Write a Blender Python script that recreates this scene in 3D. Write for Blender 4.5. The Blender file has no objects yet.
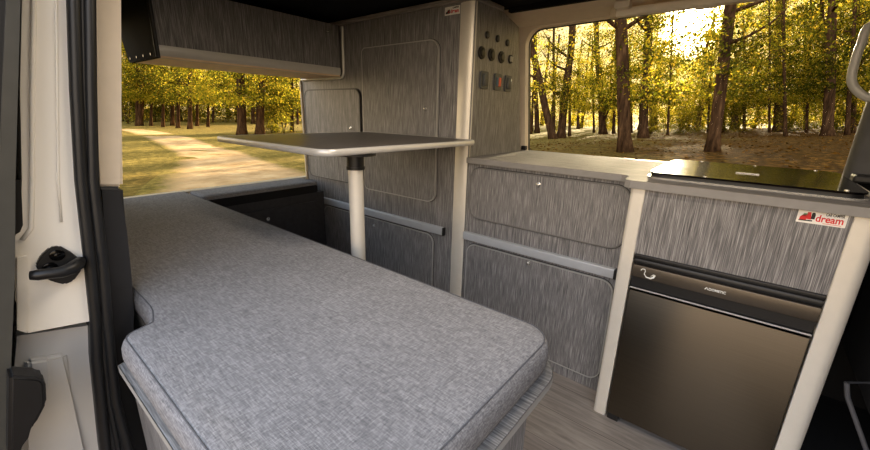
import bpy, bmesh, math, random
import numpy as np
from mathutils import Vector, Matrix

scene = bpy.context.scene
COL = scene.collection
R = math.radians

# ------------------------------------------------------------------ camera
H = 1.12                                   # eye height above the van floor
F = 382.508                                # focal length in pixels at 870 wide
yaw, pitch, roll = -.679395, .284487, .0260521
ca, sa, cb, sb, cc, sc_ = math.cos(yaw), math.sin(yaw), math.cos(pitch), math.sin(pitch), math.cos(roll), math.sin(roll)
W = np.array([sa*cb, ca*cb, -sb]); r0 = np.array([ca, -sa, 0.]); u0 = np.cross(r0, W)
RT = cc*r0 + sc_*u0; UP = -sc_*r0 + cc*u0
cam_d = bpy.data.cameras.new('camera'); cam = bpy.data.objects.new('camera', cam_d); COL.objects.link(cam)
m = Matrix.Identity(4)
for i in range(3):
    m[i][0], m[i][1], m[i][2] = RT[i], UP[i], -W[i]
m[2][3] = H
cam.matrix_world = m
cam_d.sensor_width = 36; cam_d.lens = F/870*36; cam_d.clip_start = .02; cam_d.clip_end = 600
scene.camera = cam

def ray(x, y): return W + RT*(x-435)/F - UP*(y-225)/F
def onx(x, y, X):
    d = ray(x, y)*1.0; t = X/d[0]; return (X, d[1]*t, H+d[2]*t)
def ony(x, y, Y):
    d = ray(x, y); t = Y/d[1]; return (d[0]*t, Y, H+d[2]*t)
def onz(x, y, z):
    d = ray(x, y); t = (z-H)/d[2]; return (d[0]*t, d[1]*t, z)

# ------------------------------------------------------------------ materials
def lin(c):
    return tuple((v/12.92 if v <= .04045 else ((v+.055)/1.055)**2.4) for v in c)
def rgb(r, g, b): return lin((r/255, g/255, b/255)) + (1,)

class Mat:
    def __init__(s, name):
        s.m = bpy.data.materials.new(name); s.m.use_nodes = True
        s.nt = s.m.node_tree; s.N = s.nt.nodes; s.L = s.nt.links
        s.b = s.N.get('Principled BSDF'); s.out = s.N.get('Material Output')
    def n(s, t, **kw):
        nd = s.N.new(t)
        for k, v in kw.items(): setattr(nd, k, v)
        return nd
    def coords(s, scale, rot=(0, 0, 0), src='Object'):
        tc = s.n('ShaderNodeTexCoord'); mp = s.n('ShaderNodeMapping')
        mp.inputs['Scale'].default_value = scale; mp.inputs['Rotation'].default_value = rot
        s.L.new(tc.outputs[src], mp.inputs['Vector']); return mp.outputs['Vector']
    def noise(s, vec, scale=1, detail=2, rough=.5, dist=0):
        nz = s.n('ShaderNodeTexNoise'); nz.inputs['Scale'].default_value = scale
        nz.inputs['Detail'].default_value = detail; nz.inputs['Roughness'].default_value = rough
        nz.inputs['Distortion'].default_value = dist
        s.L.new(vec, nz.inputs['Vector']); return nz.outputs['Fac']
    def ramp(s, fac, stops):
        r = s.n('ShaderNodeValToRGB'); e = r.color_ramp.elements
        while len(e) < len(stops): e.new(.5)
        for i, (p, c) in enumerate(stops): e[i].position = p; e[i].color = c
        s.L.new(fac, r.inputs['Fac']); return r.outputs['Color']
    def mix(s, fac, a, b, mode='MIX'):
        mx = s.n('ShaderNodeMix', data_type='RGBA', blend_type=mode)
        for sock, v in ((mx.inputs[0], fac), (mx.inputs[6], a), (mx.inputs[7], b)):
            if hasattr(v, 'links'): s.L.new(v, sock)
            else: sock.default_value = v
        return mx.outputs[2]
    def bump(s, h, strength=.3, dist=.002):
        b = s.n('ShaderNodeBump'); b.inputs['Strength'].default_value = strength; b.inputs['Distance'].default_value = dist
        s.L.new(h, b.inputs['Height']); s.L.new(b.outputs['Normal'], s.b.inputs['Normal'])
    def base(s, v, rough=.5, metal=0, spec=.5):
        i = s.b.inputs
        if hasattr(v, 'links'): s.L.new(v, i['Base Color'])
        else: i['Base Color'].default_value = v
        i['Roughness'].default_value = rough; i['Metallic'].default_value = metal
        i['Specular IOR Level'].default_value = spec
        return s.m

def plain(name, col, rough=.5, metal=0, spec=.5, var=.06, scale=30):
    M = Mat(name)
    f = M.noise(M.coords((scale,)*3), 1, 3)
    a = tuple(c*(1-var) for c in col[:3]) + (1,); b = tuple(min(1, c*(1+var)) for c in col[:3]) + (1,)
    M.base(M.ramp(f, [(.3, a), (.7, b)]), rough, metal, spec)
    return M.m

def laminate(name, dark, mid, light, scale=(300, 300, 8), rough=.42, spec=.4):
    M = Mat(name); M.b.inputs['Specular IOR Level'].default_value = .3
    f1 = M.noise(M.coords(scale), 1, 3, .6)
    s2 = tuple(v*2.3 for v in scale)
    f2 = M.noise(M.coords(s2), 1, 2, .5)
    c1 = M.ramp(f1, [(.3, dark), (.5, mid), (.72, light)])
    c2 = M.ramp(f2, [(.3, (.35, .35, .35, 1)), (.7, (.65, .65, .65, 1))])
    M.base(M.mix(.75, c1, c2, 'OVERLAY'), rough, 0, spec)
    M.bump(f1, .08, .001)
    return M.m

LAM = laminate('grey_streaked_laminate', rgb(70, 69, 71), rgb(118, 116, 116), rgb(178, 175, 173), (560, 560, 11))
LAM_H = laminate('worktop_laminate', rgb(114, 110, 107), rgb(138, 133, 128), rgb(164, 157, 150), (9, 260, 260), .85, .06)
LAM_Y = laminate('lid_laminate', rgb(84, 82, 81), rgb(130, 127, 124), rgb(176, 172, 168), (11, 230, 230), .5)
TOPM = laminate('table_laminate', rgb(66, 61, 58), rgb(86, 80, 76), rgb(108, 101, 96), (120, 12, 120), .35)
ALU = plain('satin_aluminium', rgb(214, 211, 205), .36, .3, .5, .02)
ALU_D = plain('grey_aluminium_rail', rgb(190, 194, 200), .38, .3, .5, .03)
POSTM = plain('champagne_aluminium_post', rgb(226, 220, 208), .36, .25, .5, .02)
EDGE = plain('grey_edging', rgb(172, 170, 166), .4, .2, .5, .03)
EDGE_M = plain('mid_grey_edging', rgb(112, 110, 108), .45, .1, .4, .03)
EDGE_D = plain('shade_edging', rgb(52, 51, 51), .5)
BLACK = plain('black_plastic', rgb(20, 20, 21), .45)
BLACK_G = plain('black_gloss', rgb(9, 9, 10), .12, 0, .25)
RUBBER = plain('black_rubber', rgb(26, 27, 29), .42, 0, .5, .15, 14)
DARKTRIM = plain('dark_grey_plastic_trim', rgb(38, 39, 43), .5, 0, .5, .08)
SEATF = plain('black_seat_fabric', rgb(16, 16, 18), .9)
HEAD = plain('charcoal_headliner', rgb(26, 25, 25), .95, 0, .2, .15, 160)
BEIGE = plain('beige_trim_plastic', rgb(236, 222, 202), .55, 0, .4, .03)
BEIGE_L = plain('pale_cream_plastic', rgb(242, 234, 220), .5, 0, .4, .03)
PAINT = plain('white_van_paint', rgb(246, 241, 230), .25, 0, .5, .02, 6)
PAINT_G = plain('primer_grey_paint', rgb(196, 194, 190), .35, 0, .5, .05, 6)
PLY = plain('plywood_underside', rgb(232, 204, 166), .6, 0, .4, .06, 12)
CHROME = plain('chrome', rgb(225, 225, 222), .16, .8, .5, .01)
HANDLEM = plain('translucent_grey_plastic', rgb(182, 182, 180), .3, 0, .5, .03)
WHITE_S = plain('sticker_white', rgb(240, 236, 228), .45, 0, .5, .01)
RED_S = plain('sticker_red', rgb(214, 32, 34), .45, 0, .5, .02)
BLACK_S = plain('sticker_black', rgb(22, 20, 20), .45, 0, .5, .02)
GREEN_S = plain('sticker_green', rgb(120, 150, 110), .45, 0, .5, .02)
BLUE_R = plain('rocker_blue', rgb(50, 90, 120), .4)
RED_R = plain('rocker_orange', rgb(225, 80, 40), .4)
LOGO_W = plain('printed_white_logo', rgb(235, 235, 230), .5, 0, .5, .01)
SOCKET_G = plain('grey_switch_plastic', rgb(74, 77, 80), .5)
DARKWOOD = plain('dark_bench_panel', rgb(58, 56, 56), .6, 0, .4, .15, 40)
CREAM_EDGE = plain('cream_edge', rgb(214, 200, 176), .5)

def fabric():
    M = Mat('grey_woven_fabric')
    a = M.noise(M.coords((55, 700, 300)), 1, 2, .6)
    b = M.noise(M.coords((640, 100, 300)), 1, 2, .6)
    big = M.noise(M.coords((7, 7, 7)), 1, 2)
    s = M.n('ShaderNodeMath', operation='ADD'); M.L.new(a, s.inputs[0]); M.L.new(b, s.inputs[1])
    h = M.n('ShaderNodeMath', operation='MULTIPLY'); M.L.new(s.outputs[0], h.inputs[0]); h.inputs[1].default_value = .5
    c = M.ramp(h.outputs[0], [(.36, rgb(100, 99, 101)), (.5, rgb(128, 127, 129)), (.64, rgb(158, 156, 157))])
    c2 = M.ramp(big, [(.3, (.46, .46, .46, 1)), (.7, (.54, .54, .54, 1))])
    M.base(M.mix(.6, c, c2, 'OVERLAY'), .92, 0, .15)
    M.b.inputs['Sheen Weight'].default_value = .0
    M.bump(h.outputs[0], .12, .001)
    return M.m
FABRIC = fabric()
PIPING = plain('grey_piping', rgb(112, 112, 117), .85, 0, .2)
STITCH = plain('dark_stitch', rgb(92, 92, 96), .9, 0, .2)

def floor_mat():
    M = Mat('grey_oak_vinyl')
    v = M.coords((1, 1, 1))
    br = M.n('ShaderNodeTexBrick'); M.L.new(v, br.inputs['Vector'])
    br.inputs['Scale'].default_value = 1; br.inputs['Brick Width'].default_value = 1.6; br.inputs['Row Height'].default_value = .16
    br.inputs['Mortar Size'].default_value = .0018
    br.inputs['Color1'].default_value = rgb(158, 149, 140); br.inputs['Color2'].default_value = rgb(142, 133, 126)
    br.inputs['Mortar'].default_value = rgb(108, 100, 94)
    g = M.noise(M.coords((6, 70, 6)), 1, 5, .62, .6)
    gc = M.ramp(g, [(.3, (.28, .27, .26, 1)), (.55, (.52, .51, .5, 1)), (.75, (.68, .67, .66, 1))])
    M.base(M.mix(.8, br.outputs['Color'], gc, 'OVERLAY'), .45)
    M.bump(g, .15, .001)
    return M.m
FLOORM = floor_mat()

def steel():
    M = Mat('dark_bronze_brushed_steel')
    g = M.noise(M.coords((3, 3, 500)), 1, 2)
    M.base(M.ramp(g, [(.3, rgb(98, 90, 79)), (.7, rgb(104, 96, 84))]), .36, 1)
    M.b.inputs['Anisotropic'].default_value = .75; M.b.inputs['Anisotropic Rotation'].default_value = .25
    tg = M.n('ShaderNodeTangent', direction_type='RADIAL', axis='Z'); M.L.new(tg.outputs[0], M.b.inputs['Tangent'])
    return M.m
STEEL = steel()

def glass(name, tint):
    M = Mat(name); M.N.remove(M.b)
    tr = M.n('ShaderNodeBsdfTransparent'); tr.inputs[0].default_value = tint
    gl = M.n('ShaderNodeBsdfGlossy'); gl.inputs['Roughness'].default_value = .02
    fr = M.n('ShaderNodeFresnel'); fr.inputs[0].default_value = 1.03
    mx = M.n('ShaderNodeMixShader')
    M.L.new(fr.outputs[0], mx.inputs[0]); M.L.new(tr.outputs[0], mx.inputs[1]); M.L.new(gl.outputs[0], mx.inputs[2])
    M.L.new(mx.outputs[0], M.out.inputs['Surface'])
    return M.m
GLASS = glass('window_glass', (.96, .97, .95, 1))

def bark():
    M = Mat('tree_bark')
    f = M.noise(M.coords((9, 9, 1.6)), 1, 5, .65, .4)
    M.base(M.ramp(f, [(.3, rgb(30, 21, 14)), (.55, rgb(70, 50, 33)), (.75, rgb(108, 80, 54))]), 1, 0, 0)
    M.bump(f, .6, .04)
    return M.m
BARK = bark()

def leaf(name, stops, tl=.75):
    M = Mat(name); M.N.remove(M.b)
    g = M.n('ShaderNodeNewGeometry')
    c = M.ramp(g.outputs['Random Per Island'], stops)
    d = M.n('ShaderNodeBsdfDiffuse'); t = M.n('ShaderNodeBsdfTranslucent'); mx = M.n('ShaderNodeMixShader')
    dk = M.mix(1, c, (.42, .42, .42, 1), 'MULTIPLY'); gd = M.mix(.05, c, (.85, .50, .045, 1)); M.L.new(dk, d.inputs[0]); M.L.new(gd, t.inputs[0]); mx.inputs[0].default_value = tl
    M.L.new(d.outputs[0], mx.inputs[1]); M.L.new(t.outputs[0], mx.inputs[2])
    M.L.new(mx.outputs[0], M.out.inputs['Surface'])
    return M.m
LEAF_A = leaf('golden_green_leaves', [(0, rgb(58, 74, 20)), (.3, rgb(108, 116, 28)), (.65, rgb(166, 154, 36)), (1, rgb(226, 188, 60))])
LEAF_B = leaf('deep_green_leaves', [(0, rgb(26, 40, 14)), (.5, rgb(62, 76, 22)), (.8, rgb(116, 114, 30)), (1, rgb(206, 168, 52))])
LEAF_C = leaf('bush_leaves', [(0, rgb(36, 46, 16)), (.5, rgb(84, 90, 26)), (1, rgb(176, 150, 44))])

def ground_mat():
    M = Mat('forest_floor')
    v = M.coords((1, 1, 1))
    f1 = M.noise(v, .35, 5, .65)
    f2 = M.noise(v, 5.5, 6, .72)
    f3 = M.noise(v, 26, 4, .7)
    grass = M.ramp(f2, [(.3, rgb(76, 66, 26)), (.55, rgb(122, 104, 48)), (.75, rgb(168, 142, 80))])
    litter = M.ramp(f2, [(.3, rgb(32, 21, 8)), (.52, rgb(76, 51, 18)), (.72, rgb(136, 95, 36))])
    # leaf litter gathers under the trees beyond the far side of the van, grass beside the track
    tc = M.n('ShaderNodeTexCoord'); sx = M.n('ShaderNodeSeparateXYZ'); M.L.new(tc.outputs['Object'], sx.inputs[0])
    a = M.n('ShaderNodeMath', operation='MULTIPLY_ADD'); M.L.new(sx.outputs['X'], a.inputs[0]); a.inputs[1].default_value = .09; a.inputs[2].default_value = .75
    b = M.n('ShaderNodeMath', operation='MULTIPLY_ADD'); M.L.new(f1, b.inputs[0]); b.inputs[1].default_value = 1.6; M.L.new(a.outputs[0], b.inputs[2])
    k = M.n('ShaderNodeMath', operation='SUBTRACT', use_clamp=True); M.L.new(b.outputs[0], k.inputs[0]); k.inputs[1].default_value = .45
    c = M.mix(k.outputs[0], grass, litter)
    c3 = M.ramp(f3, [(.3, (.3, .3, .3, 1)), (.7, (.7, .7, .7, 1))])
    M.base(M.mix(.8, c, c3, 'OVERLAY'), 1, 0, .05)
    M.bump(f2, .8, .08)
    return M.m
GROUND = ground_mat()
def road_mat():
    M = Mat('dirt_track')
    f = M.noise(M.coords((1, 1, 1)), 1.6, 6, .7)
    dirt = M.ramp(f, [(.3, rgb(150, 118, 78)), (.55, rgb(190, 156, 112)), (.75, rgb(212, 184, 142))])
    f2 = M.noise(M.coords((1, 1, 1)), 5.5, 6, .72)
    grass = M.ramp(f2, [(.3, rgb(76, 66, 26)), (.55, rgb(122, 104, 48)), (.75, rgb(168, 142, 80))])
    at = M.n('ShaderNodeAttribute'); at.attribute_name = 'verge'
    a = M.n('ShaderNodeMath', operation='MULTIPLY_ADD'); M.L.new(f, a.inputs[0]); a.inputs[1].default_value = 1.1; M.L.new(at.outputs['Fac'], a.inputs[2])
    k = M.n('ShaderNodeMapRange'); M.L.new(a.outputs[0], k.inputs[0]); k.inputs[1].default_value = .95; k.inputs[2].default_value = 1.4
    c3 = M.ramp(M.noise(M.coords((1, 1, 1)), 26, 4, .7), [(.3, (.3, .3, .3, 1)), (.7, (.7, .7, .7, 1))])
    grass = M.mix(.8, grass, c3, 'OVERLAY')
    M.base(M.mix(k.outputs[0], dirt, grass), 1, 0, .05)
    M.bump(f, .5, .05)
    return M.m
ROADM = road_mat()

# ------------------------------------------------------------------ mesh tools
def bmn(): return bmesh.new()

def base_of(o):
    v = Vector((0, 0, 0))
    while o is not None:
        v += o.location; o = o.parent
    return v

def obj(name, bm, mat, parent=None, loc=None, smooth=None, kind=None):
    """link the bmesh (in world coordinates) as ONE object, its own origin at loc / the parent's base"""
    me = bpy.data.meshes.new(name)
    o = bpy.data.objects.new(name, me); COL.objects.link(o)
    if parent is not None:
        o.parent = parent; off = base_of(parent)
    else:
        off = Vector(loc) if loc is not None else Vector((0, 0, 0)); o.location = off
    bmesh.ops.translate(bm, verts=bm.verts, vec=-off)
    bmesh.ops.recalc_face_normals(bm, faces=bm.faces)
    bm.to_mesh(me); bm.free()
    me.materials.append(mat)
    if smooth is not None:
        me.shade_smooth()
        if smooth < 180: me.set_sharp_from_angle(angle=R(smooth))
    if kind: o['kind'] = kind
    return o

def tag(o, label, cat, group=None, kind=None):
    o['label'] = label; o['category'] = cat
    if group: o['group'] = group
    if kind: o['kind'] = kind
    return o

def thing(name, label, cat, loc=(0, 0, 0), group=None):
    o = bpy.data.objects.new(name, None); COL.objects.link(o); o.location = loc; o.empty_display_size = .05
    return tag(o, label, cat, group)

def box(bm, a, b, bev=0, seg=2):
    x0, y0, z0 = a; x1, y1, z1 = b
    r = bmesh.ops.create_cube(bm, size=1)
    vs = r['verts']
    bmesh.ops.scale(bm, vec=(abs(x1-x0), abs(y1-y0), abs(z1-z0)), verts=vs)
    bmesh.ops.translate(bm, vec=((x0+x1)/2, (y0+y1)/2, (z0+z1)/2), verts=vs)
    if bev:
        es = list({e for v in vs for e in v.link_edges})
        bmesh.ops.bevel(bm, geom=es, offset=bev, segments=seg, affect='EDGES', profile=.5)
    return bm

def rrect(x0, x1, z0, z1, r=.04, n=6, rs=None):
    """rounded rectangle outline (ccw); rs gives the radii of the four corners (x1z0, x1z1, x0z1, x0z0)"""
    rs = rs or (r,)*4; pts = []
    for (cx, cz, sx, sz, a0), q in zip(((x1, z0, -1, 1, -90), (x1, z1, -1, -1, 0), (x0, z1, 1, -1, 90), (x0, z0, 1, 1, 180)), rs):
        if q <= 0: pts.append((cx, cz)); continue
        for i in range(n+1):
            a = R(a0+90*i/n); pts.append((cx+sx*q+math.cos(a)*q, cz+sz*q+math.sin(a)*q))
    return pts

def extrude(bm, pts, axis, a, b):
    """prism: outline pts in the two other axes, between a and b along axis"""
    def P(p, k):
        return {'x': (k, p[0], p[1]), 'y': (p[0], k, p[1]), 'z': (p[0], p[1], k)}[axis]
    A = [bm.verts.new(P(p, a)) for p in pts]; B = [bm.verts.new(P(p, b)) for p in pts]
    bm.faces.new(A); bm.faces.new(B[::-1])
    n = len(pts)
    for i in range(n): bm.faces.new((A[i], A[(i+1) % n], B[(i+1) % n], B[i]))
    return bm

def ring(bm, outer, inner, axis, a, b):
    def P(p, k):
        return {'x': (k, p[0], p[1]), 'y': (p[0], k, p[1]), 'z': (p[0], p[1], k)}[axis]
    n = len(outer)
    L = [[bm.verts.new(P(p, k)) for p in ps] for ps, k in ((outer, a), (outer, b), (inner, b), (inner, a))]
    for q in range(4):
        c, d = L[q], L[(q+1) % 4]
        for i in range(n): bm.faces.new((c[i], c[(i+1) % n], d[(i+1) % n], d[i]))
    return bm

def inset(pts, d):
    """move a ccw closed outline inwards by d"""
    n = len(pts); out = []
    for i in range(n):
        p, q, s = Vector(pts[i-1]), Vector(pts[i]), Vector(pts[(i+1) % n])
        e1 = (q-p); e2 = (s-q)
        if e1.length < 1e-9: e1 = e2
        if e2.length < 1e-9: e2 = e1
        n1 = Vector((-e1.y, e1.x)).normalized(); n2 = Vector((-e2.y, e2.x)).normalized()
        b = n1+n2; b = b.normalized() if b.length > 1e-6 else n1
        k = d/max(.35, b.dot(n1)); out.append((q.x+b.x*k, q.y+b.y*k))
    return out

def tube(bm, path, rad, seg=10, closed=False, flat=1.0):
    path = [Vector(p) for p in path]; n = len(path); rings = []
    rads = rad if isinstance(rad, (list, tuple)) else [rad]*n
    prev = None
    for i, p in enumerate(path):
        a = path[i-1] if (i or closed) else p; b = path[(i+1) % n] if (i < n-1 or closed) else p
        t = (b-a).normalized()
        if prev is None:
            s = t.cross(Vector((0, 0, 1)))
            if s.length < 1e-3: s = t.cross(Vector((0, 1, 0)))
        else:
            s = prev - t*prev.dot(t)
        s.normalize(); prev = s; w = t.cross(s)
        rings.append([bm.verts.new(p + (s*math.cos(2*math.pi*k/seg) + w*math.sin(2*math.pi*k/seg)*flat)*rads[i]) for k in range(seg)])
    m_ = n if closed else n-1
    for i in range(m_):
        c, d = rings[i], rings[(i+1) % n]
        for k in range(seg): bm.faces.new((c[k], c[(k+1) % seg], d[(k+1) % seg], d[k]))
    if not closed:
        bm.faces.new(rings[0][::-1]); bm.faces.new(rings[-1])
    return bm

def cyl(bm, c, axis, r, l0, l1, seg=24, bev=0):
    """cylinder from l0 to l1 along axis through c"""
    n = seg; prof = [(r, l0), (r, l1)] if not bev else [(r, l0), (r, l1-bev), (r-bev*.3, l1-bev*.3), (r-bev, l1)]
    if bev and l1 < l0: prof = [(r, l0), (r, l1+bev), (r-bev*.3, l1+bev*.3), (r-bev, l1)]
    ax = {'x': (1, 2, 0), 'y': (0, 2, 1), 'z': (0, 1, 2)}[axis]
    rs = []
    for rr, l in prof:
        row = []
        for k in range(n):
            a = 2*math.pi*k/n; v = [0, 0, 0]; v[ax[0]] = c[ax[0]]+rr*math.cos(a); v[ax[1]] = c[ax[1]]+rr*math.sin(a); v[ax[2]] = c[ax[2]]+l
            row.append(bm.verts.new(v))
        rs.append(row)
    for a, b in zip(rs, rs[1:]):
        for k in range(n): bm.faces.new((a[k], a[(k+1) % n], b[(k+1) % n], b[k]))
    bm.faces.new(rs[0]); bm.faces.new(rs[-1])
    return bm

def text_bm(body, size, x, y, z, width=None, depth=.0006, shear=0, bold=0):
    """lettering standing in the XZ plane, read from -Y; left/bottom at x,z"""
    cu = bpy.data.curves.new('lettering', 'FONT'); cu.body = body; cu.size = size; cu.extrude = depth; cu.shear = shear; cu.offset = bold
    o = bpy.data.objects.new('lettering', cu); COL.objects.link(o)
    dg = bpy.context.evaluated_depsgraph_get(); dg.update()
    me = bpy.data.meshes.new_from_object(o.evaluated_get(dg))
    bm = bmn(); bm.from_mesh(me)
    bpy.data.objects.remove(o); bpy.data.meshes.remove(me); bpy.data.curves.remove(cu)
    xs = [v.co.x for v in bm.verts]; x0, x1 = min(xs), max(xs); y0 = min(v.co.y for v in bm.verts)
    k = (width/(x1-x0)) if width else 1
    for v in bm.verts:
        v.co = Vector((x+(v.co.x-x0)*k, y-v.co.z, z+(v.co.y-y0)))
    return bm

# ------------------------------------------------------------------ dimensions of the van's inside
YL, YR, YB = 1.513, 1.386, 2.12          # cabinet fronts, kitchen-block front, far side wall
XT, XR = -1.03, -2.385                   # tall cabinet's side, rear end
ZC = .925                                # worktop
ZM = .677                                # mattress top
ROOF = 1.62

# ------------------------------------------------------------------ setting: shell of the van
b = bmn(); box(b, (-2.46, .06, -.03), (1.3, 2.2, 0)); obj('floor', b, FLOORM, kind='structure')
b = bmn(); box(b, (-2.46, .1, ROOF), (1.3, 1.9, ROOF+.03)); obj('ceiling', b, HEAD, kind='structure')
# far side wall: lower panel, strips around the window
b = bmn(); box(b, (-2.46, YB, 0), (.29, YB+.05, ZC-.012)); obj('wall_back', b, BEIGE, kind='structure')
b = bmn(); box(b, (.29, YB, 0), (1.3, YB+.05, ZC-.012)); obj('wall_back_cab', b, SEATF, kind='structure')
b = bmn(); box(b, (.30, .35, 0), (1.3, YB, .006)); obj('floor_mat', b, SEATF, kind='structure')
b = bmn(); box(b, (-2.46, YB, ZC-.012), (XT-.13, YB+.05, 1.62)); obj('wall_back_corner', b, BEIGE, kind='structure')
b = bmn(); box(b, (.38, YB, ZC-.012), (1.3, YB+.05, 1.62)); obj('wall_back_front', b, DARKTRIM, kind='structure')
# sloping roof rail panel over the window
pr = [(1.845, 1.622), (1.93, 1.606), (2.06, 1.592), (2.12, 1.586), (2.17, 1.60), (2.17, 1.66), (1.845, 1.66)]
b = bmn(); extrude(b, pr, 'x', XT-.9, 1.3); obj('trim_1', b, BEIGE, kind='structure', smooth=40)
b = bmn(); box(b, (XT-.02, 1.822, 1.598), (1.3, 1.85, 1.625), .004); obj('trim_2', b, HEAD, kind='structure')
# rear end with its window opening
b = bmn(); box(b, (-2.46, .06, 0), (-2.41, 2.2, .655)); obj('wall_rear', b, BEIGE, kind='structure')
b = bmn(); box(b, (-2.46, 1.58, .655), (-2.41, 2.2, 1.62)); obj('wall_rear_corner', b, BEIGE_L, kind='structure')
b = bmn(); box(b, (-2.46, .06, 1.5), (-2.41, 1.58, 1.62)); obj('wall_rear_header', b, BEIGE_L, kind='structure')
b = bmn(); box(b, (-2.44, .26, .645), (-2.385, 1.5, .668), .004); obj('trim_3', b, CREAM_EDGE, kind='structure')
# near side wall behind the door pillar
b = bmn(); box(b, (-2.46, .06, 0), (-1.12, .12, .66)); obj('wall_side', b, DARKTRIM, kind='structure')
b = bmn()
extrude(b, [(.13, .66), (.19, .66), (.26, 1.33), (.30, 1.62), (.24, 1.62), (.2, 1.33)], 'x', -2.46, -1.14); obj('wall_side_upper', b, BEIGE, kind='structure')
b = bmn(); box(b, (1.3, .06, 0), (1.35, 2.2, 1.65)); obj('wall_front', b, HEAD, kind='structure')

# windows (frame + pane)
w = thing('window_1', 'wide side window above the worktop with rounded beige frame', 'window', (-.38, YB, ZC)); w['kind'] = 'structure'
out_ = rrect(XT-.07, .32, ZC-.012, 1.60, .01); inn = rrect(XT-.003, .272, ZC-.01, 1.572, .07, rs=(.02, .06, .085, .01))
def same(o, i_): return o, i_
def skew(ps):                                 # the opening widens and rises a little towards the top / the front
    return [(x-(.062*max(0, (z-ZC))/.65 if x < -.4 else 0), z+(.026*(x+1.05)/1.3 if z > 1.3 else 0)) for x, z in ps]
oo = rrect(XT-.13, .38, ZC-.012, 1.625, r=.012); ii = skew(rrect(XT-.006, .33, ZC-.008, 1.576, rs=(.02, .06, .085, .012)))
b = bmn(); ring(b, oo, ii, 'y', YB-.012, YB+.05); obj('window_frame', b, BEIGE, w, smooth=40)
b = bmn(); ring(b, inset(ii, -.004), inset(ii, .004), 'y', YB+.03, YB+.045); obj('window_seal', b, RUBBER, w, smooth=40)
b = bmn(); box(b, (XT-.1, YB+.034, ZC-.02), (.36, YB+.040, 1.62)); obj('window_pane', b, GLASS, w)
w = thing('window_2', 'rear window looking onto the dirt track', 'window', (-2.43, .9, .66)); w['kind'] = 'structure'
b = bmn(); ring(b, rrect(.24, 1.62, .655, 1.51, .01), rrect(.28, 1.58, .664, 1.49, .006), 'x', -2.455, -2.415); obj('window_frame', b, CREAM_EDGE, w, smooth=40)
b = bmn(); box(b, (-2.439, .25, .66), (-2.433, 1.6, 1.5)); obj('window_pane', b, GLASS, w)
b = bmn(); box(b, (-1.052, 2.085, .926), (-1.022, 2.108, .95), .003); tag(obj('corner_clip', b, BLACK, loc=(-1.037, 2.096, .926)), 'tiny black clip on the worktop beside the tall cabinet', 'clip')

# ------------------------------------------------------------------ tall cabinet
def door_panel(parent, name, x0, x1, z0, z1, r, y, mat=LAM, proud=.006, edge=EDGE, knob=None, rs=None, label=None):
    o = rrect(x0, x1, z0, z1, r, rs=rs)
    b = bmn(); extrude(b, inset(o, .004), 'y', y-proud, y+.002); d = obj(name, b, mat, parent)
    if label: d['label'] = label
    b = bmn(); ring(b, o, inset(o, .005), 'y', y-proud-.0015, y+.001); obj('edging', b, edge, d, smooth=40)
    b = bmn(); ring(b, inset(o, -.0035), o, 'y', y-.0012, y+.001); obj('gap_shade', b, EDGE_D, d, smooth=40)  # dark ring painted in for the shadow of the gap round the door
    if knob:
        kx, kz = knob
        b = bmn(); cyl(b, (kx, y-proud, kz), 'y', .011, .001, -.004, 20, .002); cyl(b, (kx, y-proud, kz), 'y', .0065, -.003, -.011, 16, .003)
        obj('knob', b, CHROME, d, smooth=40)
    return d

tc = thing('tall_cabinet', 'tall grey streaked cabinet behind the table with cream corner post', 'cabinet', (-1.7, 1.8, 0))
# body follows the roof curve at the back of its side
side = [(YL, 0), (2.1, 0), (2.1, .89), (2.035, .925), (1.97, 1.24), (1.905, 1.545), (1.75, 1.583), (YL, 1.583)]
b = bmn(); extrude(b, side, 'x', XR, XT); obj('body', b, LAM, tc)
b = bmn(); box(b, (XR-.003, 1.495, 1.583), (XT+.006, 1.745, 1.606), .006); obj('top_panel', b, LAM_H, tc)
# corner post: flat front facet, rounded nose, flat side facet
pp = [(-1.106, 1.510), (-1.085, 1.5035), (-1.060, 1.502), (-1.042, 1.506), (-1.031, 1.515), (-1.0275, 1.524), (-1.032, 1.530), (-1.10, 1.52)]
b = bmn(); extrude(b, pp, 'z', 0, 1.583); obj('corner_post', b, POSTM, tc, smooth=30)
b = bmn(); box(b, (XR-.008, 1.502, 0), (XR+.006, YL+.02, 1.3), .003); obj('edge_strip', b, CREAM_EDGE, tc)
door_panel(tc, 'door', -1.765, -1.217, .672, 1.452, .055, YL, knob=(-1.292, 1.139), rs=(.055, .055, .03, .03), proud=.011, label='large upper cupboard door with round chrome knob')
door_panel(tc, 'door', -2.34, -1.785, .685, 1.243, .05, YL, proud=.014, edge=EDGE_D, knob=(-1.87, 1.02), label='smaller cupboard door beside the window with edge darkened for its shadow')  # dark edging stands in for the shadow of the door's thickness
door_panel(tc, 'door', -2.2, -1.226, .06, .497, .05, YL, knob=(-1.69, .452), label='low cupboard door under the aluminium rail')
b = bmn(); extrude(b, rrect(YL-.020, YL+.002, .511, .552, .004), 'x', -2.24, -1.158); r_ = obj('rail', b, ALU_D, tc, smooth=40)
b = bmn(); box(b, (-1.159, YL-.021, .510), (-1.150, YL+.001, .553), .002); obj('end_cap', b, BLACK, r_)
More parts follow.
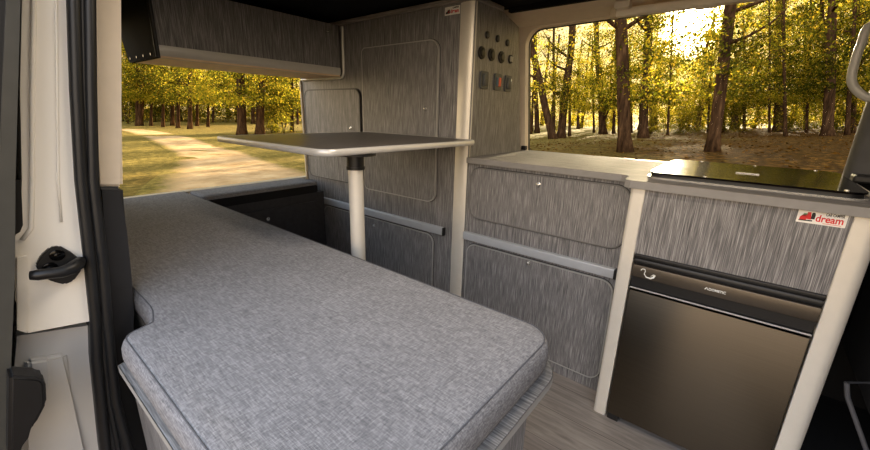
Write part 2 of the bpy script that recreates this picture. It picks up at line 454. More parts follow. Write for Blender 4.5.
# sockets and switches on the side
for py, pz in ((1.614, 1.465), (1.706, 1.463), (1.80, 1.458)):
    b = bmn(); cyl(b, (XT, py, pz), 'x', .0155, -.002, .006, 24, .002); s_ = obj('push_switch', b, BLACK, tc, smooth=40)
    b = bmn(); cyl(b, (XT, py, pz), 'x', .009, .004, .009, 20, .002); obj('button', b, SOCKET_G, s_, smooth=40)
for k, (py, pz) in enumerate(((1.575, 1.386), (1.66, 1.388), (1.752, 1.388), (1.842, 1.389))):
    b = bmn(); cyl(b, (XT, py, pz), 'x', .027 if k < 3 else .021, -.002, .007, 32, .003); s_ = obj('round_socket', b, BLACK, tc, smooth=40)
    b = bmn()
    if k < 3: cyl(b, (XT, py, pz), 'x', .018, .006, .012, 24, .003)
    else:
        box(b, (XT+.006, py-.012, pz-.012), (XT+.010, py-.003, pz+.012), .001); box(b, (XT+.006, py+.003, pz-.012), (XT+.010, py+.012, pz+.012), .001)
    obj('socket_cap' if k < 3 else 'socket_port', b, BLACK if k < 3 else EDGE, s_, smooth=40)
for k, py in enumerate((1.605, 1.728, 1.828)):
    pz = 1.273; hw = .031
    b = bmn(); extrude(b, rrect(py-hw, py+hw, pz-.038, pz+.038, .008), 'x', XT-.002, XT+.008); s_ = obj('switch_plate', b, SOCKET_G, tc, smooth=40)
    if k == 1:
        b = bmn(); box(b, (XT+.007, py-.018, pz-.02), (XT+.012, py-.002, pz+.02), .002); obj('rocker', b, BLUE_R, s_)['label'] = 'blue rocker'
        b = bmn(); box(b, (XT+.007, py+.002, pz-.02), (XT+.013, py+.020, pz+.02), .002); obj('rocker', b, RED_R, s_)['label'] = 'orange red rocker'
    else:
        b = bmn(); box(b, (XT+.007, py-.016, pz-.026), (XT+.015, py+.02, pz+.028), .004); obj('rocker', b, SOCKET_G, s_, smooth=40)

def sticker(parent, x, y, z, wd, ht, full):
    b = bmn(); extrude(b, rrect(x, x+wd, z, z+ht, .0015, 3), 'y', y-.0008, y); s = obj('sticker', b, WHITE_S, parent)
    q = y-.0008
    def art(pts, mat, name):
        b = bmn(); extrude(b, [(x+px*wd, z+pz*ht) for px, pz in pts], 'y', q-.0006, q); obj(name, b, mat, s)
    if full:
        art([(.06, .22), (.06, .42), (.12, .62), (.2, .66), (.2, .22)], RED_S, 'emblem')
        art([(.1, .5), (.13, .72), (.2, .74), (.2, .58)], GREEN_S, 'emblem')
        art([(.2, .3), (.2, .84), (.27, .84), (.30, .3)], RED_S, 'emblem')
        art([(.05, .14), (.05, .22), (.33, .26), (.33, .16)], BLACK_S, 'emblem')
        art([(.29, .34), (.29, .74), (.31, .84), (.35, .84), (.37, .7), (.37, .34)], BLACK_S, 'emblem')
        b = text_bm('dream', ht*.72, x+.39*wd, q, z+.2*ht, wd*.55, bold=.0005); obj('lettering', b, RED_S, s)
        b = text_bm('CAR CAMPER', ht*.30, x+.57*wd, q, z+.70*ht, wd*.37, bold=.0002); obj('lettering', b, BLACK_S, s)
        b = bmn(); box(b, (x+.55*wd, q-.0005, z+.1*ht), (x+.92*wd, q, z+.13*ht)); obj('lettering', b, RED_S, s)
    else:
        art([(.06, .16), (.06, .36), (.16, .46), (.2, .62), (.34, .66), (.36, .2)], BLACK_S, 'emblem')
        art([(.2, .24), (.2, .5), (.33, .6), (.36, .24)], RED_S, 'emblem')
        b = text_bm('dream', ht*.62, x+.38*wd, q, z+.2*ht, wd*.54, bold=.0006); obj('lettering', b, RED_S, s)
        b = text_bm('CAMPER', ht*.26, x+.52*wd, q, z+.72*ht, wd*.4, bold=.0002); obj('lettering', b, BLACK_S, s)
    return s
sticker(tc, -1.196, YL, 1.543, .084, .034, False)

# ------------------------------------------------------------------ low cabinet under the worktop (two flaps)
lc = thing('low_cabinet', 'low grey cabinet with two flap doors between tall cabinet and fridge', 'cabinet', (-.66, 1.8, 0))
b = bmn(); box(b, (-1.026, YL, 0), (-.291, 2.10, .896)); obj('body', b, LAM, lc)
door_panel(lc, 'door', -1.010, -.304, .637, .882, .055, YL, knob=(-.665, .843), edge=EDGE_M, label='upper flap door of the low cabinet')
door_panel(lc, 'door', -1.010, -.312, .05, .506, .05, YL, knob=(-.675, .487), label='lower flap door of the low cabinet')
b = bmn(); extrude(b, rrect(YL-.022, YL+.002, .524, .562, .004), 'x', -1.024, -.318); r_ = obj('rail', b, ALU_D, lc, smooth=40)
b = bmn(); box(b, (-.319, YL-.023, .523), (-.308, YL+.001, .563), .002); obj('end_cap', b, BLACK, r_)

# ------------------------------------------------------------------ fridge housing
fh = thing('fridge_housing', 'grey panel and two cream posts framing the fridge', 'cabinet', (0, 1.75, 0))
def post(x0, x1, rl, rr):
    pts = [(x0, 1.515)] + [(x0+rl-rl*math.cos(R(a)), YR+rl-rl*math.sin(R(a))) for a in range(0, 91, 15)] + [(x1-rr+rr*math.sin(R(a)), YR+rr-rr*math.cos(R(a))) for a in range(0, 91, 15)] + [(x1, 1.515)]
    b = bmn(); extrude(b, pts, 'z', .002, .899); return b
obj('post', post(-.288, -.243, .012, .003), POSTM, fh, smooth=30)
obj('post', post(.231, .287, .003, .03), POSTM, fh, smooth=30)
b = bmn(); box(b, (-.243, YR+.004, .679), (.231, 1.41, .899)); pn = obj('front_panel', b, LAM, fh)
b = bmn(); box(b, (-.285, 1.515, .002), (-.243, 2.11, .899)); obj('side_panel', b, LAM, fh)
b = bmn(); box(b, (.231, 1.515, .002), (.283, 2.11, .899)); obj('side_panel', b, LAM, fh)
sticker(pn, .1275, YR+.004, .864, .094, .0355, True)

# ------------------------------------------------------------------ worktop
PX = -1.0262
wt = thing('worktop', 'light grey laminate worktop under the side window', 'worktop', (-.4, 1.75, .9))
plan = [(PX, 2.03), (PX, 1.494), (-.345, 1.494), (-.325, 1.486), (-.315, 1.462), (-.311, 1.40), (-.306, 1.380), (-.29, 1.372), (.275, 1.372), (.295, 1.385), (.30, 1.41), (.30, 1.92), (.275, 1.93), (.275, 2.108), (-1.0262, 2.108)]
b = bmn(); extrude(b, plan, 'z', .8995, ZC); obj('top', b, LAM_H, wt)
b = bmn()
e = plan[1:-4]; n = len(e)
oA = [Vector(p) for p in e]
for i in range(n-1):                        # edge banding: a thin strip along the front
    p, q = oA[i], oA[i+1]; d = (q-p).normalized(); nn = Vector((d.y, -d.x))*.0016
    v = [b.verts.new((a.x+o.x, a.y+o.y, z)) for z in (.900, ZC-.001) for a, o in ((p, nn), (q, nn))]
    b.faces.new((v[0], v[1], v[3], v[2]))
obj('edge_band', b, plain('worktop_edging', rgb(136, 133, 130), .5), wt)

# ------------------------------------------------------------------ hob under a glass lid
hb = thing('hob', 'black hob with dark glass lid set into the worktop', 'hob', (0, 1.75, ZC))
b = bmn(); extrude(b, rrect(-.268, .268, 1.465, 2.055, .05), 'z', ZC, ZC+.006); obj('rim', b, CHROME, hb, smooth=40)
b = bmn(); extrude(b, rrect(-.258, .258, 1.475, 2.045, .045), 'z', ZC+.005, ZC+.016); obj('tray', b, BLACK, hb, smooth=40)
b = bmn(); extrude(b, rrect(-.262, .262, 1.47, 2.05, .045), 'z', ZC+.016, ZC+.022); gl = obj('glass_lid', b, BLACK_G, hb, smooth=40)
b = bmn(); box(b, (-.03, 1.69, ZC+.022), (.035, 1.705, ZC+.025), .001); obj('latch', b, CHROME, gl)
for hx, hy in ((-.16, 2.035), (.02, 2.035), (.2, 2.035), (.22, 1.5), (-.1, 1.485)):
    b = bmn(); cyl(b, (hx, hy, ZC+.022), 'z', .006, 0, .002, 12); obj('screw', b, CHROME, gl)

# ------------------------------------------------------------------ fridge
fr = thing('fridge', 'small dark bronze fridge with black handle recess', 'fridge', (0, 1.7, 0))
b = bmn(); box(b, (-.238, YR+.03, .03), (.228, 2.05, .672)); obj('body', b, BLACK, fr)
b = bmn(); box(b, (-.24, YR-.004, .665), (.230, YR+.05, .6785), .002); box(b, (-.24, YR-.008, .643), (.230, YR+.04, .666), .008); obj('top_trim', b, BLACK, fr, smooth=40)
b = bmn(); box(b, (-.238, YR-.010, .600), (.228, YR+.03, .643), .003); cs = obj('control_strip', b, plain('bronze_strip', rgb(96, 88, 78), .4, .7), fr, smooth=40)
b = bmn(); box(b, (-.237, YR+.008, .545), (.227, YR+.032, .602)); obj('handle_recess', b, BLACK, fr)
b = bmn(); extrude(b, [(-.237, .562), (.227, .562), (.227, .548), (-.237, .548)], 'y', YR-.006, YR+.02); obj('handle_lip', b, BLACK, fr)
b = bmn(); box(b, (-.237, YR-.006, .028), (.226, YR+.028, .560), .003); obj('door', b, STEEL, fr, smooth=40)
b = bmn(); box(b, (-.237, YR-.007, .556), (.226, YR-.003, .561), .001); obj('door_edge', b, EDGE, fr)
for fx in (-.215, .2):
    b = bmn(); box(b, (fx-.02, YR-.002, 0), (fx+.02, YR+.05, .03), .004); obj('foot', b, BLACK, fr)
# white lettering and the small white curl at the end of the strip
b = text_bm('DOMETIC', .0105, -.020, YR-.010, .6165, .043, bold=.0003); obj('lettering', b, LOGO_W, cs)
b = bmn(); extrude(b, [(-.031, .617), (-.028, .617), (-.024, .625), (-.027, .625)], 'y', YR-.0108, YR-.010); extrude(b, [(-.027, .625), (-.025, .625), (-.021, .617), (-.023, .617)], 'y', YR-.0108, YR-.010); obj('emblem', b, LOGO_W, cs)
b = bmn()
cur = [(-.211, .628), (-.208, .634), (-.200, .634), (-.198, .628), (-.200, .618), (-.192, .608), (-.180, .607), (-.172, .612), (-.168, .621), (-.172, .622), (-.180, .615)]
tube(b, [(x, YR-.0105, z) for x, z in cur], [.0012, .0013, .0013, .0013, .0014, .002, .003, .0035, .003, .002, .001], 8)
obj('latch_mark', b, LOGO_W, cs, smooth=60)

# ------------------------------------------------------------------ overhead locker
oc = thing('overhead_locker', 'dark grey overhead locker hanging above the rear window', 'cabinet', (-2.15, 1.05, 1.31))
XO = -1.947; XK = -2.31; Y0 = .578; ZO = 1.312
b = bmn(); box(b, (XK-.02, Y0+.016, ZO+.014), (XO-.017, 1.494, 1.582)); obj('body', b, DARKWOOD, oc)
b = bmn(); extrude(b, [(XK, ZO-.004), (XO+.004, ZO-.004), (XO+.004, 1.6), (-2.40, 1.6), (-2.40, 1.47)], 'y', Y0, Y0+.016); ep = obj('end_panel', b, plain('black_laminate', rgb(17, 16, 15), .9, 0, .1), oc)
b = bmn(); tube(b, [(XO+.004, Y0+.008, ZO-.002), (XO+.004, Y0+.008, 1.6)], .0085, 12); obj('edging', b, BLACK, ep, smooth=60)
for k in range(4):
    b = bmn(); cyl(b, (XK+.03+k*.095, Y0, ZO+.012), 'y', .005, 0, -.003, 12); obj('screw', b, BLACK_G, ep)
b = bmn(); box(b, (XK, Y0+.01, ZO-.002), (XO-.002, 1.494, ZO+.014)); obj('underside', b, PLY, oc)
b = bmn(); box(b, (XO-.018, Y0+.016, ZO+.045), (XO, 1.494, 1.582)); ff = obj('front_flap', b, LAM, oc)
b = bmn(); cyl(b, (XO, 1.42, 1.54), 'x', .009, -.001, .005, 18, .002); cyl(b, (XO, 1.42, 1.54), 'x', .005, .004, .012, 14, .002); obj('knob', b, CHROME, ff, smooth=40)
prof = [(XO-.02, ZO+.046), (XO+.003, ZO+.046), (XO+.006, ZO+.030), (XO+.003, ZO+.012), (XO-.006, ZO+.001), (XO-.02, ZO-.003)]
b = bmn(); extrude(b, [(p[0], p[1]) for p in prof], 'y', Y0+.016, 1.494); obj('profile_strip', b, ALU, oc, smooth=50)
# bent aluminium edging where the locker meets the tall cabinet
b = bmn()
pth = [(XO+.022, 1.503, 1.576), (XO+.022, 1.503, ZO+.03), (XO+.018, 1.503, ZO+.012), (XO+.004, 1.503, ZO-.004), (XO-.02, 1.503, ZO-.008), (XR+.02, 1.503, ZO-.006)]
tube(b, pth, .008, 10); obj('bent_edging', b, ALU, oc, smooth=60)

# ------------------------------------------------------------------ bench bed: box + lid, mattress, rear cushion
bd = thing('bench_box', 'grey laminate bench box with overhanging lid carrying the mattress', 'bench', (-1.3, .43, 0))
b = bmn(); box(b, (-1.0, .142, .002), (-.28, .70, .582)); obj('box', b, LAM, bd)
b = bmn(); box(b, (-2.38, .21, .002), (-1.0, .70, .582)); obj('box_rear', b, LAM, bd)
LX, LY0, LY1 = -.227, .118, .742
lidp = [(-2.38, .73), (-2.38, .205), (-.975, .205), (-.93, LY0)] + [(LX-.02+.02*math.sin(R(a)), LY0+.02-.02*math.cos(R(a))) for a in range(0, 91, 30)] + [(LX-.075+.075*math.cos(R(a)), LY1-.075+.075*math.sin(R(a))) for a in range(0, 91, 15)] + [(-.34, LY1), (-.36, .735)]
b = bmn(); extrude(b, lidp, 'z', .582, .600); ld = obj('lid', b, LAM_Y, bd)
b = bmn()
for i in range(2, 15):
    p, q = Vector(lidp[i]), Vector(lidp[i+1]); d = (q-p)
    if d.length < 1e-5: continue
    nn = Vector((d.y, -d.x)).normalized()*.0015
    v = [b.verts.new((a.x+nn.x, a.y+nn.y, z)) for z in (.5825, .6005) for a in (p, q)]
    b.faces.new((v[0], v[1], v[3], v[2]))
obj('edge_band', b, EDGE, ld)

def arc(cx, cy, r, a0, a1, n=7): return [(cx+r*math.cos(R(a0+(a1-a0)*i/n)), cy+r*math.sin(R(a0+(a1-a0)*i/n))) for i in range(n+1)]
def densify(pts, step):
    out = []
    for i in range(len(pts)):
        p, q = Vector(pts[i]), Vector(pts[(i+1) % len(pts)]); k = max(1, int((q-p).length/step))
        for j in range(k): out.append(tuple(p+(q-p)*j/k))
    return out
def cushion(name, outline, z0, z1, seed, mat=FABRIC, parent=None, loc=None):
    pts = outline; t = z1-z0; b = bmn()
    prof = [(.012, 0), (.003, .05), (-.001, .22), (-.004, .45), (-.003, .7), (.001, .84), (.006, .92), (.013, .968), (.022, .99), (.033, 1.0)]
    rows = []
    for d, f in prof:
        q = inset(pts, d); rows.append([b.verts.new((p[0], p[1], z0+t*f)) for p in q])
    n = len(pts)
    for a, c in zip(rows, rows[1:]):
        for i in range(n): b.faces.new((a[i], a[(i+1) % n], c[(i+1) % n], c[i]))
    b.faces.new(rows[0][::-1]); b.faces.new(rows[-1])
    return b
mo = arc(-.245-.07, .738-.07, .07, 0, 90) + [(-2.372, .738), (-2.372, .215), (-1.02, .2), (-.985, .196)] + [(-.96, .190), (-.932, .182)] + arc(-.885, .163, .038, 190, 270) + arc(-.245-.06, .122+.06, .06, 270, 360)
mo = densify(mo, .06)
mt = thing('mattress', 'large grey woven mattress on the bench box', 'mattress', (-1.2, .43, .562))
obj('cover', cushion('cover', mo, .6005, ZM, 1), FABRIC, mt, smooth=60)
b = bmn(); pi_ = inset(mo, .0075); tube(b, [(p[0], p[1], ZM-.0045) for p in pi_], .0013, 8, closed=True); obj('piping', b, STITCH, mt, smooth=180)

rc = thing('rear_cushion', 'narrow grey cushion along the rear window beyond the mattress', 'cushion', (-2.27, 1.1, .562))
ro = densify(rrect(-2.372, -2.165, .748, 1.45, .03), .06)
obj('cover', cushion('cover', ro, .6005, ZM-.003, 2), FABRIC, rc, smooth=60)
b = bmn(); tube(b, [(p[0], p[1], ZM-.0145) for p in inset(ro, .004)], .0026, 8, closed=True); obj('piping', b, PIPING, rc, smooth=180)
b = bmn(); extrude(b, rrect(.76, 1.435, .602, .650, .012), 'x', -2.168, -2.158); obj('front_shade', b, SEATF, rc, smooth=40)['label'] = 'black strip for shade on the cushion front'  # black strip stands in for shade on the cushion's front
rb = thing('rear_bench', 'dark low bench with chrome knob across the rear', 'bench', (-2.25, 1.1, 0))
b = bmn(); box(b, (-2.38, .735, .002), (-2.17, 1.488, .600)); obj('box', b, DARKWOOD, rb)
b = bmn(); extrude(b, rrect(.78, 1.44, .09, .545, .03), 'x', -2.171, -2.158); dd = obj('door', b, DARKWOOD, rb)
ky, kz = onx(268, 219, -2.158)[1:]
b = bmn(); cyl(b, (-2.158, ky, kz), 'x', .011, -.001, .004, 20, .002); cyl(b, (-2.158, ky, kz), 'x', .006, .003, .012, 16, .003); obj('knob', b, CHROME, dd, smooth=40)

# ------------------------------------------------------------------ table
tb = thing('table', 'dark table with metal edge on one pole between bench and tall cabinet', 'table', (-1.06, .845, 0))
to = rrect(-1.715, -.962, .668, 1.482, .05, 8)
b = bmn(); extrude(b, inset(to, .004), 'z', .9885, 1.0085); obj('tabletop', b, TOPM, tb)
b = bmn()
ep = [(0, .9875), (-.003, .990), (-.0045, .998), (-.003, 1.0065), (0, 1.009), (.005, 1.009), (.005, .9875)]
rows = [[b.verts.new((p[0], p[1], z)) for p in inset(to, d)] for d, z in ep]
for i in range(len(rows)):
    a, c = rows[i], rows[(i+1) % len(rows)]
    for k in range(len(to)): b.faces.new((a[k], a[(k+1) % len(to)], c[(k+1) % len(to)], c[k]))
obj('edging', b, ALU, tb, smooth=60)
px, py = -1.03, .838
b = bmn(); cyl(b, (px, py, 0), 'z', .0255, .012, .945, 32); obj('pole', b, POSTM, tb, smooth=40)
b = bmn(); cyl(b, (px, py, 0), 'z', .028, .93, .985, 32); cyl(b, (px, py, 0), 'z', .031, .93, .94, 32); cyl(b, (px, py, 0), 'z', .07, .978, .9884, 32); obj('collar', b, BLACK, tb, smooth=40)
b = bmn(); cyl(b, (px, py, 0), 'z', .075, .001, .014, 32, .004); obj('base_plate', b, BLACK, tb, smooth=40)

# ------------------------------------------------------------------ roof lamp and box over the window
lm = thing('light_bar', 'long beige light bar mounted above the side window', 'lamp', (-.2, 2.0, 1.57))
def roofz(y): return 1.606 + (y-1.93)*(1.586-1.606)/.13
b = bmn(); extrude(b, rrect(1.975, 2.02, 1.553, 1.588, .012), 'x', -.60, .32); obj('housing', b, BEIGE_L, lm, smooth=40)
b = bmn(); extrude(b, rrect(1.972, 2.023, 1.55, 1.592, .014), 'x', -.615, -.59); obj('end_cap', b, CREAM_EDGE, lm, smooth=40)
b = bmn(); extrude(b, rrect(1.971, 2.024, 1.549, 1.592, .012), 'x', -.29, -.22); obj('clip', b, BEIGE_L, lm, smooth=40)
b = bmn(); extrude(b, rrect(-.585, -.525, 1.575, 1.603, .006), 'y', 1.92, 1.965); bx_ = obj('junction_box', b, BEIGE_L, loc=(-.555, 1.94, 1.575), smooth=40); tag(bx_, 'small beige box on the roof rail above the light bar', 'box')

# ------------------------------------------------------------------ grab handle and pillar by the cab
pl = bmn()
extrude(pl, [(.283, 2.03), (.30, 2.008), (.50, 1.985), (.50, 2.112), (.283, 2.112)], 'z', .926, 1.57)
p_ = obj('pillar_front', pl, plain('grey_pillar_trim', rgb(84, 84, 86), .6, 0, .25), smooth=50); p_['kind'] = 'structure'
b = bmn(); box(b, (.288, 1.93, .926), (.50, 2.0, .952), .006); obj('trim_4', b, BLACK, kind='structure')
gh = thing('grab_handle', 'pale grey plastic grab handle loop on the front pillar', 'handle', (.25, 1.97, 1.3))
hp = [(870, 24), (859, 44), (853, 60), (849, 77), (851, 86), (857, 93), (866, 98), (876, 97)]
lo = [ony(x+2.5, y, 1.97) for x, y in hp]
lo = [Vector(p) for p in lo]; lo += [Vector((.33, 1.97, 1.22)), Vector((.345, 1.97, 1.30)), Vector((.33, 1.97, 1.43))]
def smooth_path(ps, n=5, closed=True):
    out = []
    k = len(ps)
    for i in range(k):
        p0, p1, p2, p3 = ps[i-1], ps[i], ps[(i+1) % k], ps[(i+2) % k]
        for j in range(n):
            t = j/n; out.append(.5*((2*p1)+(-p0+p2)*t+(2*p0-5*p1+4*p2-p3)*t*t+(-p0+3*p1-3*p2+p3)*t**3))
    return out
b = bmn(); tube(b, smooth_path(lo), .0125, 12, closed=True); obj('loop', b, HANDLEM, gh, smooth=180)
for z in (1.22, 1.43):
    b = bmn(); box(b, (.30, 1.96, z-.02), (.34, 2.02, z+.02), .006); obj('mount', b, DARKTRIM, gh)

# ------------------------------------------------------------------ front seat in the dark beyond the kitchen
st = thing('front_seat', 'black cab seat in shadow right of the fridge', 'seat', (.75, 1.4, 0))
b = bmn(); box(b, (.52, 1.15, .25), (1.05, 1.75, .45), .05, 3); obj('cushion', b, SEATF, st, smooth=40)
b = bmn(); box(b, (.40, 1.45, .3), (.54, 1.98, .92), .05, 3); obj('backrest', b, SEATF, st, smooth=40)
b = bmn(); box(b, (.52, 1.18, 0), (1.02, 1.72, .25), .02, 2); obj('seat_base', b, BLACK, st, smooth=40)
b = bmn()
tube(b, [(.325, 1.41, .44), (.335, 1.41, .40), (.40, 1.40, .27), (.47, 1.39, .10)], .006, 10); obj('side_bar', b, plain('grey_metal_bar', rgb(86, 86, 90), .4, .3), st, smooth=60)['label'] = 'grey metal bar at the seat side'
b = bmn(); tube(b, [(.325, 1.41, .44), (.37, 1.44, .445), (.46, 1.47, .45)], .003, 8); obj('side_lever', b, DARKTRIM, st, smooth=60)

# ------------------------------------------------------------------ sliding-door pillar at the left
XP = -1.06
def P(pxs, X): return [onx(x, y, X)[1:] for x, y in pxs]
seal_in = [(95, -60), (95, 0), (96, 90), (98, 180), (108, 270), (111, 310), (116, 365), (120, 400), (133, 450), (150, 520)]
seal_out = [(67, -60), (68, 0), (71, 90), (76, 180), (86, 270), (91, 320), (92, 360), (97, 410), (101, 450), (112, 520)]
def strip(outl, inl, X0, X1):
    A = P(outl, X1); B = P(inl, X1)
    b = bmn(); extrude(b, A + B[::-1], 'x', X0, X1); return b
# white painted jamb
jo = [(22, -60), (22, 0), (20, 90), (22, 180), (20, 222), (14, 240), (15, 300), (28, 333)]
b = strip(jo, [(68, -60), (68, 0), (71, 90), (76, 180), (81, 222), (83, 240), (89, 300), (91, 321)], XP-.06, XP)
obj('pillar_jamb', b, PAINT, kind='structure')
# raised bead along it and the flange beside
for xs, rr in (([(56, -60), (56, 0), (57, 90), (58, 180), (61, 222)], .0022), ([(34, -60), (34, 0), (32, 90), (32, 180), (31, 228), (22, 240)], .004)):
    b = bmn(); tube(b, [(XP+.001, p[0], p[1]) for p in P(xs, XP)], rr, 8); obj('trim_5' if rr < .003 else 'trim_6', b, PAINT, kind='structure', smooth=180)
b = bmn(); extrude(b, P([(17, 258), (27, 256), (27, 333), (17, 330)], XP+.006), 'x', XP-.01, XP+.006); obj('trim_7', b, PAINT, kind='structure')
# lower pressed panel, set back below the joint
b = strip([(17, 336), (12, 400), (13, 450), (18, 520)], [(92, 325), (93, 360), (98, 410), (102, 450), (113, 520)], XP-.12, XP-.03)
obj('pillar_lower', b, PAINT_G, kind='structure')
b = bmn(); extrude(b, P([(24, 358), (66, 352), (72, 400), (83, 450), (92, 520), (30, 520), (28, 450), (26, 380)], XP-.03), 'x', XP-.05, XP-.018)
bmesh.ops.bevel(b, geom=[e for e in b.edges], offset=.008, segments=3, affect='EDGES'); obj('pillar_pressing', b, PAINT_G, kind='structure', smooth=50)
b = bmn(); extrude(b, P([(27, 360), (50, 357), (52, 385), (46, 398), (30, 398)], XP-.018), 'x', XP-.03, XP-.008)
bmesh.ops.bevel(b, geom=[e for e in b.edges], offset=.006, segments=3, affect='EDGES'); obj('pillar_boss', b, PAINT_G, kind='structure', smooth=50)
b = strip([(14, 326), (12, 342)], [(92, 314), (92, 332)], XP-.12, XP-.055); obj('pillar_joint', b, BLACK, kind='structure')
# rubber seal: flat web with an outer and an inner bead
ds = thing('door_seal', 'black rubber seal running down the white door pillar', 'seal', (XP, .15, 0))
b = strip(seal_out, seal_in, XP-.08, XP+.006); obj('web', b, RUBBER, ds)
so = [(XP+.006, p[0]+.008, p[1]) for p in P(seal_out, XP+.006)]; si = [(XP+.006, p[0]-.008, p[1]) for p in P(seal_in, XP+.006)]
mid = [(XP+.004, (a[1]*.45+c[1]*.55), (a[2]+c[2])/2) for a, c in zip(so, si)]
b = bmn(); tube(b, so, .011, 12); obj('outer_bead', b, RUBBER, ds, smooth=180)
b = bmn(); tube(b, si, .010, 12); obj('inner_bead', b, RUBBER, ds, smooth=180)
b = bmn(); tube(b, mid, .006, 10); obj('middle_bead', b, RUBBER, ds, smooth=180)
# beige pillar trim above, dark trim below
b = strip([(94, -60), (94, 0), (95, 90), (97, 187)], [(121, -60), (121, 0), (121.5, 90), (123.5, 187)], XP-.16, XP-.055); bmesh.ops.bevel(b, geom=[e for e in b.edges], offset=.006, segments=2, affect='EDGES'); obj('pillar_trim_upper', b, BEIGE, kind='structure', smooth=50)
b = strip([(97, 187), (107, 270), (111, 330), (116, 380)], [(123.5, 187), (127, 230), (131, 270), (134, 310), (136, 380)], XP-.15, XP-.05); bmesh.ops.bevel(b, geom=[e for e in b.edges], offset=.008, segments=3, affect='EDGES'); obj('pillar_trim_lower', b, DARKTRIM, kind='structure', smooth=50)
b = strip([(110, 300), (116, 365), (120, 400), (133, 450), (150, 520)], [(128, 300), (134, 365), (142, 400), (160, 450), (185, 520)], XP-.15, XP-.06); obj('pillar_foot', b, RUBBER, kind='structure')

# door striker with its black turn lever
la = thing('door_latch', 'black latch with lever bolted to the white pillar', 'latch', tuple(onx(56, 270, XP)))
b = bmn(); extrude(b, P([(35.5, 266), (41, 256), (50, 248), (60, 246.4), (72, 253), (80.7, 260), (82, 270), (74, 281), (65, 285), (52.6, 282), (42, 277)], XP+.012), 'x', XP-.002, XP+.012)
bmesh.ops.bevel(b, geom=[e for e in b.edges], offset=.003, segments=2, affect='EDGES'); obj('base_plate', b, BLACK, la, smooth=40)
for x, y in ((56, 253.5), (49, 266.5)):
    c = onx(x, y, XP); b = bmn(); cyl(b, c, 'x', .012, .010, .016, 20, .002); cyl(b, c, 'x', .006, .014, .022, 14, .002); obj('bolt', b, BLACK_G, la, smooth=40)
lv = [onx(x, y, XP+k) for x, y, k in ((30, 275.5, .045), (38, 275, .048), (50, 273.5, .05), (62, 272, .05), (71, 268.5, .047), (77, 264.5, .036), (80.5, 260.5, .018))]
b = bmn(); tube(b, [Vector(p) for p in lv], [.0085, .0105, .0105, .0115, .0125, .0125, .009], 14); obj('lever', b, BLACK, la, smooth=180)

# leading edge of the sliding door, slid back along the outside
dr = thing('door_1', 'slid back side door seen edge on at far left', 'door', (-1.0, 0, .5)); dr['kind'] = 'structure'
XD = -1.0
b = bmn(); extrude(b, P([(-40, -60), (7, -60), (7, 0), (3, 90), (0, 180), (0, 270), (-3, 450), (-6, 520), (-60, 520)], XD), 'x', XD-.5, XD); obj('door_edge', b, BLACK, dr)
b = bmn(); extrude(b, P([(6, -60), (22, -60), (20.5, 0), (18, 90), (15.5, 180), (15, 270), (11, 370), (11, 450), (12, 520), (-8, 520), (-4, 450), (-2, 270), (-1, 180), (2, 90), (6, 0)], XD+.004), 'x', XD-.03, XD+.004)
bmesh.ops.bevel(b, geom=[e for e in b.edges], offset=.004, segments=2, affect='EDGES'); obj('door_frame', b, plain('grey_door_edge', rgb(74, 73, 68), .3), dr, smooth=40)
b = bmn(); extrude(b, P([(15, 180), (21, 180), (23, 225), (20, 232), (15, 235)], XP+.004), 'x', XP-.02, XP+.004); obj('pillar_slot', b, BLACK, kind='structure')
b = bmn(); extrude(b, P([(-12, -60), (30, -60), (30, 520), (-12, 520)], XP-.07), 'x', XP-.10, XP-.07); obj('pillar_inner', b, BLACK, kind='structure')
bp = thing('door_bumper', 'black rubber bumper block on the slid back door', 'bumper', tuple(onx(28, 410, XD)))
b = bmn(); extrude(b, P([(9, 376), (40, 378), (46, 382), (47, 404), (36, 425), (24, 438), (18, 460), (8, 460)], XD+.05), 'x', XD, XD+.05)
bmesh.ops.bevel(b, geom=[e for e in b.edges], offset=.006, segments=3, affect='EDGES'); obj('block', b, BLACK, bp, smooth=50)

# ------------------------------------------------------------------ OUTSIDE
GZ = -.45
def sstep(a, c, x):
    t = max(0, min(1, (x-a)/(c-a))); return t*t*(3-2*t)
def gz(x, y):
    return GZ + .06*max(0, min(x+12, 26))*sstep(6, 15, y) + .05*math.sin(x*.7+1.3)*math.sin(y*.55)*sstep(5, 12, abs(x)+max(0, y))
def hit(x, y):
    d = ray(x, y); t = 1.
    p = (0, 0)
    for i in range(4000):
        q = d*t
        if H+q[2] <= gz(q[0], q[1]): return Vector((q[0], q[1], gz(q[0], q[1])))
        t *= 1.004
        if t > 140: break
    q = d*t; return Vector((q[0], q[1], gz(q[0], q[1])))

b = bmn()
def axis_pts(lo, hi, near, far):
    out = []; v = 0.
    while v < hi: out.append(v); v += near + far*abs(v)/60
    v = -(near)
    while v > lo: out.append(v); v -= near + far*abs(v)/60
    return sorted(out + [lo, hi])
gx = axis_pts(-160, 120, .9, 3.5); gy = axis_pts(-60, 170, .9, 3.5)
grid = [[b.verts.new((x, y, gz(x, y))) for y in gy] for x in gx]
for i in range(len(gx)-1):
    for j in range(len(gy)-1): b.faces.new((grid[i][j], grid[i+1][j], grid[i+1][j+1], grid[i][j+1]))
obj('ground', b, GROUND, kind='structure', smooth=180)

